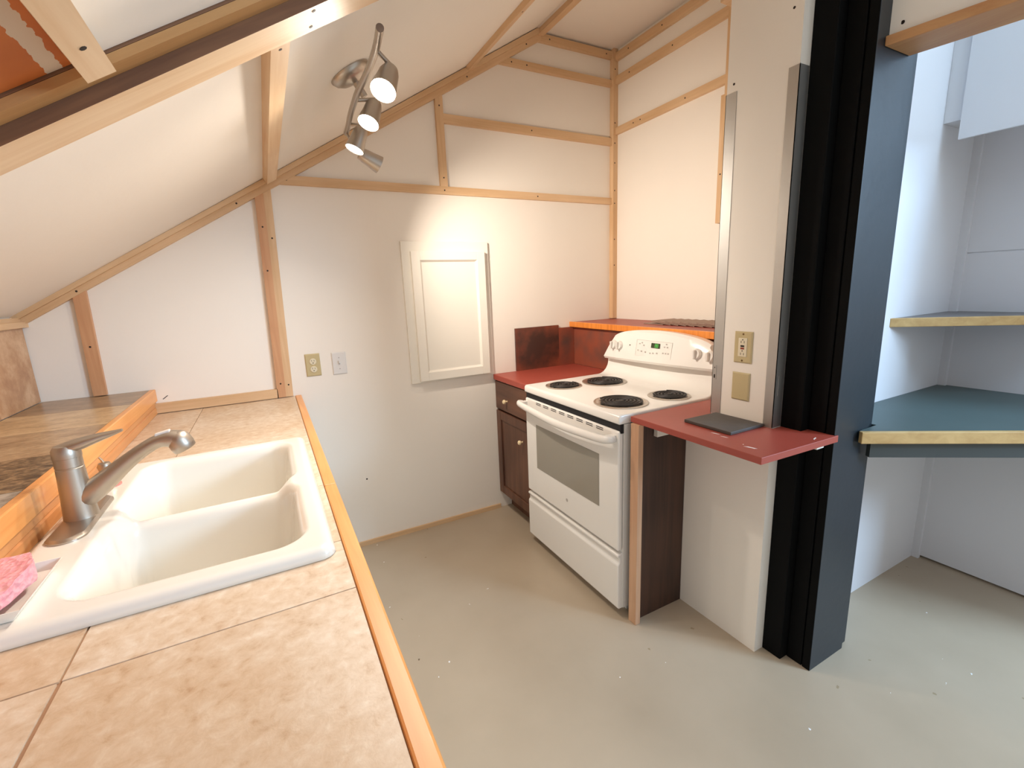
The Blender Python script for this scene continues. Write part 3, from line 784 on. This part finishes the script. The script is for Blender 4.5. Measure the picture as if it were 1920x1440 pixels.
mark(o, 'pink cellulose sponge lying on the white soap dish', 'sponge')

# ------------------------------------------------------------------ raised stone ledge behind the sink
t = thing('stone_ledge', 'raised stone tiled ledge with an orange wooden front behind the sink', 'ledge', (-0.78, -1.45, 0.90))
bm = new(); box(bm, -0.984, -0.614, YC, -0.001, 0.90, 1.024)
obj('ledge_base', bm, M_trimwhite, t)
ledge_cuts = [(0.0, 0.0), (-0.322, -0.295), (-0.64, -0.622), (-0.955, -0.95), (-1.245, -1.255), (-1.56, -1.57), (-1.87, -1.88), (-2.2, -2.2), (-2.55, -2.55), (YC, YC)]
for i in range(len(ledge_cuts) - 1):
    (ar, al), (br, bl) = ledge_cuts[i], ledge_cuts[i+1]
    bm = new(); prism(bm, [(-0.614, ar - 0.001, 1.0245), (-0.972, al - 0.001, 1.0245), (-0.972, bl + 0.001, 1.0245), (-0.614, br + 0.001, 1.0245)], (0, 0, 0.0125))
    obj('stone_tile', bm, M_slab[i % 5], t)
bm = new(); box(bm, -0.6135, -0.592, YC, -0.002, 0.984, 1.0385)
obj('nosing', bm, gold('y'), t, bevel=0.003)
bm = new(); prism(bm, [(-0.6135, 0, 0.928), (-0.599, 0, 0.928), (-0.599, 0, 0.955), (-0.604, 0, 0.958), (-0.6, 0, 0.962), (-0.6, 0, 0.9835), (-0.6135, 0, 0.9835)], (0, YC, 0))
obj('riser_moulding', bm, wood('cove', 'y', srgb(226, 164, 104), srgb(204, 136, 82), 0.35), t)
t = thing('wall_tile_band', 'row of brown stone wall tiles on the knee wall above the stone ledge', 'wall tiles', (-0.98, -1.45, 1.04))
yy = -0.004
while yy > YC:
    bm = new(); box(bm, -0.9845, -0.974, max(yy - 0.33, YC), yy, 1.0385, 1.344)
    obj('wall_tile', bm, M_kneetile, t, bevel=0.001); yy -= 0.333

# ------------------------------------------------------------------ far right: red counter, base cabinet, backsplash, ledge shelf
t = thing('corner_counter', 'small red painted counter in the corner left of the stove', 'counter', (1.41, -0.2, 0.865))
bm = new(); box(bm, 1.098, 1.712, -0.449, -0.002, 0.868, 0.9015)
obj('counter_top', bm, M_red, t, bevel=0.003)
t = thing('corner_cabinet', 'narrow dark stained base cabinet under the small red corner counter', 'cabinet', (1.4, -0.22, 0))
bm = new(); box(bm, 1.126, 1.72, -0.447, -0.002, 0.10, 0.8675); box(bm, 1.19, 1.72, -0.447, -0.002, 0.0, 0.10)
obj('carcass', bm, walnut('z'), t)
bm = new(); box(bm, 1.106, 1.1255, -0.445, -0.006, 0.686, 0.862)
d = obj('drawer', bm, walnut('y'), t, bevel=0.004)
KN = [(0.0055, 0), (0.005, 0.010), (0.0125, 0.016), (0.0135, 0.022), (0.010, 0.028), (0.002, 0.030)]
obj('knob', lathe(new(), (1.106, -0.163, 0.755), NX, KN, 18), M_knobcream, d, smooth=True, label='cream ceramic knob')
bm = new()
y0, y1, z0, z1, r_ = -0.445, -0.006, 0.118, 0.672, 0.055
box(bm, 1.106, 1.1255, y0, y0 + r_, z0, z1); box(bm, 1.106, 1.1255, y1 - r_, y1, z0, z1)
box(bm, 1.106, 1.1255, y0 + r_, y1 - r_, z0, z0 + r_); box(bm, 1.106, 1.1255, y0 + r_, y1 - r_, z1 - r_, z1)
box(bm, 1.114, 1.1255, y0 + r_, y1 - r_, z0 + r_, z1 - r_)
d = obj('door', bm, walnut('z'), t, bevel=0.003)
obj('knob', lathe(new(), (1.106, -0.338, 0.548), NX, KN, 18), M_knobcream, d, smooth=True, label='cream ceramic knob')

M_soot1 = make_sooty('scorched_red_board', srgb(146, 76, 54), srgb(70, 44, 36), 0.62)
M_soot2 = make_sooty('worn_red_board', srgb(146, 78, 58), srgb(96, 72, 64), 0.42)
o = obj('backsplash_board', box(new(), 1.262, 1.588, -0.013, -0.0005, 0.902, 1.173), M_soot1)
mark(o, 'scorched dark red backsplash board on the back wall above the corner counter', 'backsplash', 'red backsplash boards')
o = obj('backsplash_board', box(new(), 1.5885, 1.7125, -0.012, -0.0005, 0.902, 1.153), M_soot2)
mark(o, 'narrow red backsplash board in the corner under the ledge shelf', 'backsplash', 'red backsplash boards')
o = obj('backsplash_board', box(new(), 1.713, 1.7265, -1.20, -0.0125, 0.902, 1.153), M_soot2)
mark(o, 'long worn red backsplash board on the low wall behind the stove', 'backsplash', 'red backsplash boards')
t = thing('ledge_shelf', 'red shelf with an orange wooden edge on the low wall above the stove', 'shelf', (1.88, -0.68, 1.155))
bm = new(); box(bm, 1.702, 2.061, -1.369, -0.002, 1.1565, 1.186)
obj('shelf_board', bm, M_red, t)
bm = new(); box(bm, 1.682, 1.7015, -1.369, -0.002, 1.1545, 1.1885)
obj('front_edge', bm, wood('plywood_edge', 'z', srgb(240, 152, 66), srgb(206, 118, 44), 0.35, 2.0), t, bevel=0.002)
SLG = 'fanned slates on the ledge shelf'
for i in range(9):
    yc = -0.60 - i * 0.052; x0 = 1.845 + 0.002 * i; tl = 0.030
    bm = new()
    z0 = 1.1868
    if i == 0: up = 0.0
    else: up = 0.0165
    prism(bm, [(x0, yc + 0.075, z0 + up), (x0 + 0.19, yc + 0.075, z0 + up), (x0 + 0.19, yc - 0.075, z0), (x0, yc - 0.075, z0)], (0, 0, 0.0045))
    o = obj('slate_tile', bm, M_slate2)
    which = 'leftmost brown slate, lowest of the overlapping row on the red ledge shelf' if i == 0 else \
            'rightmost brown slate of the overlapping row on the red ledge shelf' if i == 8 else \
            'brown slate %s from the left in the overlapping row on the ledge shelf' % ('', 'second', 'third', 'fourth', 'fifth', 'sixth', 'seventh', 'eighth')[i]
    mark(o, which, 'slate', SLG)

# ------------------------------------------------------------------ stove
SYL, SYR = -0.455, -1.212
t = thing('electric_stove', 'white free-standing electric range with four coil burners', 'stove', (1.37, -0.834, 0))
bm = new(); box(bm, 1.092, 1.70, SYR, SYL, 0.045, 0.872); box(bm, 1.14, 1.69, SYR + 0.03, SYL - 0.03, 0.0, 0.045)
obj('body', bm, M_enamel_soft, t)
bm = new(); box(bm, 1.074, 1.0915, SYR + 0.004, SYL - 0.004, 0.835, 0.873)
obj('vent_gap', bm, M_black, t)
prof = [(1.066, 0.8735), (1.064, 0.880), (1.064, 0.902), (1.068, 0.910), (1.076, 0.9125)]
prof += [(1.560, 0.9125)] + [(1.560 + 0.075 * math.sin(a), 0.9125 + 0.075 * (1 - math.cos(a))) for a in (0.3, 0.6, 0.9, 1.2, 1.45)] + [(1.640, 1.04), (1.69, 1.04), (1.69, 0.8735)]
bm = new(); prism(bm, [(x, SYR, z) for x, z in prof], (0, SYL - SYR, 0))
obj('cooktop', bm, M_enamel, t, smooth=True, bevel=0.006, seg=3, angle=30)
# backguard: bowed console with an arched top
bm = new(); NS = 28; rows = []
yc = -0.848
for i in range(NS + 1):
    u = -1 + 2 * i / NS
    zt = 1.183 - 0.034 * u * u - 0.012 * abs(u) ** 8
    zb = 1.004 + 0.02 * (u * 0.5 + 0.5)
    bow = 0.016 * (1 - u * u)
    yb = yc - u * 0.383; ym = yc - u * 0.380; ytp = yc - u * 0.322
    rows.append([bm.verts.new(p) for p in ((1.605 - bow, yb, zb), (1.597 - bow, yb, zb + 0.012), (1.612 - bow, yc - u * 0.352, (zb + zt) / 2 + 0.01), (1.622 - bow, ytp, zt - 0.012), (1.632 - bow * 0.6, ytp, zt), (1.677, ytp, zt - 0.004), (1.677, yb, zb))])
for i in range(NS):
    a, b_ = rows[i], rows[i+1]; n = len(a)
    for k_ in range(n): bm.faces.new((a[k_], b_[k_], b_[(k_+1) % n], a[(k_+1) % n]))
bm.faces.new(rows[0]); bm.faces.new(rows[-1][::-1])
bg = obj('backguard', bm, M_enamel, t, smooth=True, angle=35)
def bgx(y, z):
    u = (yc - y) / 0.37; bow = 0.016 * (1 - u * u)
    return 1.597 - bow + 0.025 * (z - 1.02) / 0.15
# knobs
for y, z in ((-0.545, 1.087), (-0.598, 1.087), (-1.117, 1.092), (-1.186, 1.088)):
    x = bgx(y, z)
    bm = lathe(new(), (x + 0.002, y, z), (-1, 0, 0.15), [(0.026, 0), (0.026, 0.003), (0.023, 0.010), (0.021, 0.014)], 24)
    kn = obj('knob', bm, M_enamel_soft, t, smooth=True)
    bm = new(); box(bm, x - 0.026, x - 0.010, y - 0.0055, y + 0.0055, z - 0.020, z + 0.021)
    obj('grip', bm, M_enamel_soft, kn, bevel=0.003)
bm = lathe(new(), (bgx(-0.683, 1.098) + 0.001, -0.683, 1.098), (-1, 0, 0.15), [(0.003, 0), (0.003, 0.002)], 10)
obj('indicator_light', bm, M_hole, t)
# control panel
def face_quad(bm, y0, y1, z0, z1, lift, th=0.0008):
    a = [(bgx(y, z) - lift, y, z) for y, z in ((y0, z0), (y1, z0), (y1, z1), (y0, z1))]
    prism(bm, a, (-th, 0, 0))
cp = new(); face_quad(cp, -0.735, -0.975, 1.050, 1.132, 0.0005, 0.0012)
cpo = obj('control_panel', cp, M_enamel_soft, t)
bm = new(); face_quad(bm, -0.842, -0.900, 1.098, 1.122, 0.0019); obj('clock_display', bm, M_display, cpo)
bm = new()
for yy in (-0.872, -0.884):
    face_quad(bm, yy - 0.0045, yy + 0.0045, 1.1015, 1.1032, 0.0028, 0.0004); face_quad(bm, yy - 0.0045, yy + 0.0045, 1.1094, 1.1110, 0.0028, 0.0004); face_quad(bm, yy - 0.0045, yy + 0.0045, 1.117, 1.1186, 0.0028, 0.0004)
    face_quad(bm, yy - 0.0047, yy - 0.0032, 1.1015, 1.1186, 0.0028, 0.0004); face_quad(bm, yy + 0.0032, yy + 0.0047, 1.1015, 1.1186, 0.0028, 0.0004)
obj('clock_digits', bm, M_digits, cpo)
bm = new()
face_quad(bm, -0.735, -0.7365, 1.05, 1.132, 0.0018, 0.0004); face_quad(bm, -0.735, -0.975, 1.1308, 1.132, 0.0018, 0.0004)
for yy, zz in ((-0.760, 1.112), (-0.776, 1.118), (-0.79, 1.106), (-0.752, 1.078), (-0.778, 1.075), (-0.806, 1.073), (-0.84, 1.070), (-0.86, 1.072), (-0.885, 1.074), (-0.93, 1.108), (-0.948, 1.108), (-0.925, 1.078), (-0.942, 1.078), (-0.958, 1.078), (-0.94, 1.122)):
    face_quad(bm, yy - 0.0045, yy + 0.0045, zz - 0.003, zz + 0.003, 0.0018, 0.0004)
obj('button_marks', bm, M_greymark, cpo)
# burners
def burner(x, y, r, rot):
    bm = lathe(new(), (x, y, 0.9128), (0, 0, 1), [(r, 0), (r, 0.004), (r * 0.93, 0.0055), (r * 0.88, 0.003), (r * 0.80, 0.001), (r * 0.2, 0.0005)], 40)
    pan = obj('drip_pan', bm, M_chrome, t, smooth=True)
    turns = 4 if r < 0.11 else 5
    pts = []; N_ = turns * 22
    for k_ in range(N_ + 1):
        f = k_ / N_; a = rot + f * turns * 2 * PI; rr = r * (0.16 + 0.66 * f)
        pts.append((x + rr * math.cos(a), y + rr * math.sin(a), 0.9205))
    obj('coil', sweep(new(), pts, 0.0052 if r < 0.11 else 0.0054, 8, squash=0.75), M_coil, pan, smooth=True)
    bm = lathe(new(), (x, y, 0.9175), (0, 0, 1), [(r * 0.13, 0), (r * 0.13, 0.005), (r * 0.11, 0.006)], 18)
    for k_ in range(3):
        a = rot + 1 + k_ * 2 * PI / 3
        prism(bm, [(x, y + 0.002, 0.9145), (x, y - 0.002, 0.9145), (x + r * 0.84 * math.cos(a), y + r * 0.84 * math.sin(a) - 0.002, 0.9145), (x + r * 0.84 * math.cos(a), y + r * 0.84 * math.sin(a) + 0.002, 0.9145)], (0, 0, 0.002))
    obj('coil_support', bm, M_coil, pan)
burner(1.212, -0.612, 0.094, 0.3); burner(1.440, -0.662, 0.118, 1.0); burner(1.212, -1.052, 0.118, 2.0); burner(1.462, -1.090, 0.094, 0.9)
# door
bm = new(); box(bm, 1.066, 1.0905, SYR + 0.004, SYL - 0.004, 0.318, 0.845)
dr = obj('oven_door', bm, M_enamel, t, bevel=0.008, seg=3)
bm = new(); box(bm, 1.0640, 1.0665, -1.085, -0.566, 0.476, 0.716)
obj('window', bm, M_glass, dr, bevel=0.001, label='flat grey oven window')
hb = spline([(1.058, SYL + 0.012, 0.812, 0.011), (1.032, SYL + 0.006, 0.814, 0.013), (1.022, -0.56, 0.808, 0.014), (1.014, -0.834, 0.798, 0.015), (1.022, -1.11, 0.806, 0.014), (1.032, SYR + 0.03, 0.812, 0.013), (1.058, SYR + 0.022, 0.812, 0.011)], 6)
bm = sweep(new(), [p[:3] for p in hb], [p[3] for p in hb], 14, squash=1.25)
for yy in (SYL - 0.012, SYR + 0.035): box(bm, 1.03, 1.067, yy - 0.014, yy + 0.014, 0.798, 0.826)
obj('handle', bm, M_enamel_soft, dr, smooth=True, angle=50)
for i in range(8):
    y0 = -0.572 - i * 0.0705
    for z in (0.836, 0.828): obj('vent_slot', box(new(), 1.0652, 1.0665, y0 - 0.046, y0, z - 0.0016, z + 0.0016), M_black, dr)
bm = lathe(new(), (1.0662, -0.838, 0.402), NX, [(0.0085, 0), (0.0085, 0.0008)], 20); 
lathe(bm, (1.0656, -0.838, 0.402), NX, [(0.0065, 0), (0.0065, 0.0006)], 20)
obj('emblem', bm, M_greymark, dr)
bm = new(); prism(bm, [(1.094, SYR + 0.003, 0.042), (1.073, SYR + 0.003, 0.042), (1.066, SYR + 0.003, 0.05), (1.066, SYR + 0.003, 0.252), (1.074, SYR + 0.003, 0.262), (1.074, SYR + 0.003, 0.282), (1.064, SYR + 0.003, 0.292), (1.066, SYR + 0.003, 0.302), (1.09, SYR + 0.003, 0.306), (1.094, SYR + 0.003, 0.306)], (0, SYL - SYR - 0.006, 0))
obj('storage_drawer', bm, M_enamel, t, bevel=0.004, seg=2, smooth=True, angle=35)

# ------------------------------------------------------------------ peninsula beside the stove
t = thing('peninsula_counter', 'red painted counter running from the stove past the partition to the post', 'counter', (1.25, -1.5, 0.885))
bm = new()
poly = [(1.112, -1.224), (1.712, -1.224), (1.712, -1.3715), (1.3932, -1.3715), (1.3932, -1.6232), (1.4405, -1.6232), (1.4405, -1.6925), (1.4795, -1.6925), (1.4795, -1.7785), (1.490, -1.7785), (1.490, -1.785), (1.112, -1.772)]
prism(bm, [(x, y, 0.8835) for x, y in poly], (0, 0, 0.0225))
obj('counter_top', bm, M_red, t, bevel=0.0015)
def chip(x, y, l, w, a):
    c_, s_ = math.cos(a), math.sin(a); bm = new()
    prism(bm, [(x + c_ * u * l - s_ * v * w, y + s_ * u * l + c_ * v * w, 0.9059) for u, v in ((-.5, -.3), (.3, -.5), (.5, .2), (-.2, .5))], (0, 0, 0.0004))
    obj('paint_chip', bm, M_chip, t, label='white paint chip')
chip(1.195, -1.55, 0.032, 0.006, -1.35); chip(1.187, -1.59, 0.026, 0.004, -1.3); chip(1.165, -1.70, 0.04, 0.008, -1.3); chip(1.40, -1.76, 0.03, 0.005, 0.3); chip(1.172, -1.67, 0.006, 0.004, 0.4)
t = thing('counter_end_panel', 'dark plywood panel with a pale front batten standing right of the stove', 'end panel', (1.25, -1.245, 0))
obj('panel', box(new(), 1.128, 1.3925, -1.2555, -1.2385, 0, 0.883), darkply('z'), t)
obj('front_batten', box(new(), 1.101, 1.1275, -1.281, -1.2375, 0, 0.883), wood('pinkish', 'z', srgb(212, 170, 136), srgb(186, 138, 104)), t, bevel=0.002, label='pale wooden front batten')
o = obj('support_cleat', box(new(), 1.205, 1.30, -1.277, -1.256, 0.815, 0.883), M_trimwhite, bevel=0.002)
mark(o, 'white wooden cleat under the red peninsula on the dark panel', 'cleat', 'white cleats under the peninsula')
o = obj('support_cleat', box(new(), 1.40, 1.44, -1.77, -1.75, 0.87, 0.883), M_trimwhite, bevel=0.002)
mark(o, 'small white cleat under the far right end of the red peninsula', 'cleat', 'white cleats under the peninsula')
bm = new(); prism(bm, [(1.215, -1.397, 0.9065), (1.385, -1.400, 0.9065), (1.388, -1.594, 0.9065), (1.215, -1.593, 0.9065)], (0, 0, 0.011))
o = obj('slate_tile', bm, M_slate, bevel=0.002)
mark(o, 'square dark grey slate lying on the red peninsula counter', 'slate')

# ------------------------------------------------------------------ nook shelves and soffit
def nook_shelf(name, label, P0, P1, rest, z0, z1, top, edge):
    tt = thing(name, label, 'shelf', ((P0[0] + P1[0]) / 2, (P0[1] + P1[1]) / 2, z0), 'corner shelves in the nook')
    d = Vector((P1[0] - P0[0], P1[1] - P0[1], 0)).normalized(); n = Vector((-d.y, d.x, 0))
    if n.y < 0: n = -n
    th = 0.018
    q0 = Vector((P0[0], P0[1], 0)) + n * th; q1 = Vector((P1[0], P1[1], 0)) + n * th
    bm = new(); prism(bm, [(q0.x, q0.y, z0)] + [(x, y, z0) for x, y in rest] + [(q1.x, q1.y, z0)], (0, 0, z1 - z0))
    obj('shelf_board', bm, top, tt)
    bm = new(); prism(bm, [(P0[0], P0[1], z0), (P1[0], P1[1], z0), (q1.x, q1.y, z0), (q0.x, q0.y, z0)], (0, 0, z1 - z0 + 0.001))
    obj('front_edge', bm, edge, tt, bevel=0.002)
    return tt, d, n
tt, d, n = nook_shelf('corner_shelf', 'wide dark painted corner shelf with a raw wooden edge at counter height behind the post', (1.612, -1.7975), (2.661, -2.52),
    [(1.65, -1.7795), (1.7435, -1.7795), (1.7435, -1.624), (2.641, -1.624), (2.641, -1.653), (2.661, -1.653)], 0.856, 0.8955, M_teal, planed('x'))
P0 = Vector((1.648, -1.8223, 0)) + n * 0.022; P1 = Vector((2.661, -2.52, 0)) + n * 0.022
bm = new(); prism(bm, [(P0.x, P0.y, 0.80), (P1.x, P1.y, 0.80), (P1.x + n.x * 0.02, P1.y + n.y * 0.02, 0.80), (P0.x + n.x * 0.02, P0.y + n.y * 0.02, 0.80)], (0, 0, 0.0555))
obj('apron', bm, M_darkpaint, tt, label='dark apron board under the shelf edge')
nook_shelf('corner_shelf', 'shallower grey corner shelf with a raw wooden edge above the dark one', (2.12, -1.624), (2.661, -2.113),
    [(2.641, -1.624), (2.641, -1.653), (2.661, -1.653)], 1.2035, 1.238, M_greyshelf, planed('x'))
t = thing('soffit_box', 'white boxed-in soffit hanging from the ceiling over the nook', 'soffit', (2.5, -2.0, 1.92))
obj('box_side', box(new(), 2.345, 2.66, -2.6, -1.624, 1.985, 2.866), M_nook, t)
obj('hanging_panel', box(new(), 2.332, 2.3445, -2.6, -1.680, 1.912, 2.866), M_nook, t)

# ------------------------------------------------------------------ track light
t = thing('track_light', 'four-lamp nickel spotlight bar on the sloped ceiling', 'spotlight', on_slope(0.25, -0.86, 0))
obj('canopy', lathe(new(), on_slope(0.235, -0.855, 0.0005), NRM, [(0.070, 0), (0.070, 0.004), (0.062, 0.016), (0.045, 0.026), (0.02, 0.03), (0.012, 0.034), (0.011, 0.078)], 32), M_lampmetal, t, smooth=True)
bar = spline([(0.168, -1.365), (0.185, -1.24), (0.192, -1.10), (0.190, -0.96), (0.195, -0.86), (0.205, -0.72), (0.218, -0.60), (0.225, -0.50)], 5)
bm = sweep(new(), [on_slope(x, y, 0.082) for x, y in bar], 0.0095, 14)
obj('bar', bm, M_lampmetal, t, smooth=True)
def lamp_head(att, lens, direction, power, angle=125, lens_r=0.029):
    """att: joint on the bar; lens: centre of the lens; direction: where it points"""
    d = Vector(direction).normalized(); L = Vector(lens); back = L - d * 0.085
    bm = lathe(new(), back, d, [(0.010, 0), (0.021, 0.003), (0.026, 0.02), (0.029, 0.05), (0.034, 0.085), (0.0325, 0.085), (0.029, 0.075)], 28, cap1=False)
    hd = obj('lamp_head', bm, M_lampmetal, t, smooth=True)
    ml = lathe(new(), L - d * 0.007, d, [(0.031, 0), (0.026, 0.003), (0.012, 0.005)], 28)
    obj('lens', ml, M_lens, hd, smooth=True)
    mid = back - d * 0.012
    bm = sweep(new(), [Vector(att), (Vector(att) + mid) / 2, mid, back + d * 0.004], [0.006, 0.006, 0.007, 0.009], 12)
    obj('arm', bm, M_lampmetal, hd, smooth=True)
    ld = bpy.data.lights.new('spot_bulb', 'SPOT'); ld.energy = power; ld.color = SPOT_COL
    ld.spot_size = math.radians(angle); ld.spot_blend = 1.0; ld.shadow_soft_size = 0.022
    lo = bpy.data.objects.new('spot_bulb', ld); COL.objects.link(lo)
    lo.location = L + d * 0.012 - W[t.name]; lo.parent = t
    lo.rotation_euler = d.to_track_quat('-Z', 'Y').to_euler()
lamp_head(on_slope(0.185, -1.245, 0.085), (0.235, -1.25, 1.93), (-0.40, -0.42, -0.81), SPOT_W * 1.1, angle=132)
lamp_head(on_slope(0.192, -0.90, 0.085), (0.262, -0.93, 1.955), (-0.40, -0.30, -0.86), SPOT_W, angle=155)
lamp_head(on_slope(0.212, -0.64, 0.085), (0.259, -0.68, 1.942), (-0.42, -0.05, -0.9), SPOT_W, angle=140)
lamp_head(on_slope(0.223, -0.52, 0.085), (0.372, -0.57, 1.925), (0.90, 0.10, -0.43), SPOT_W * 3.8, angle=120)
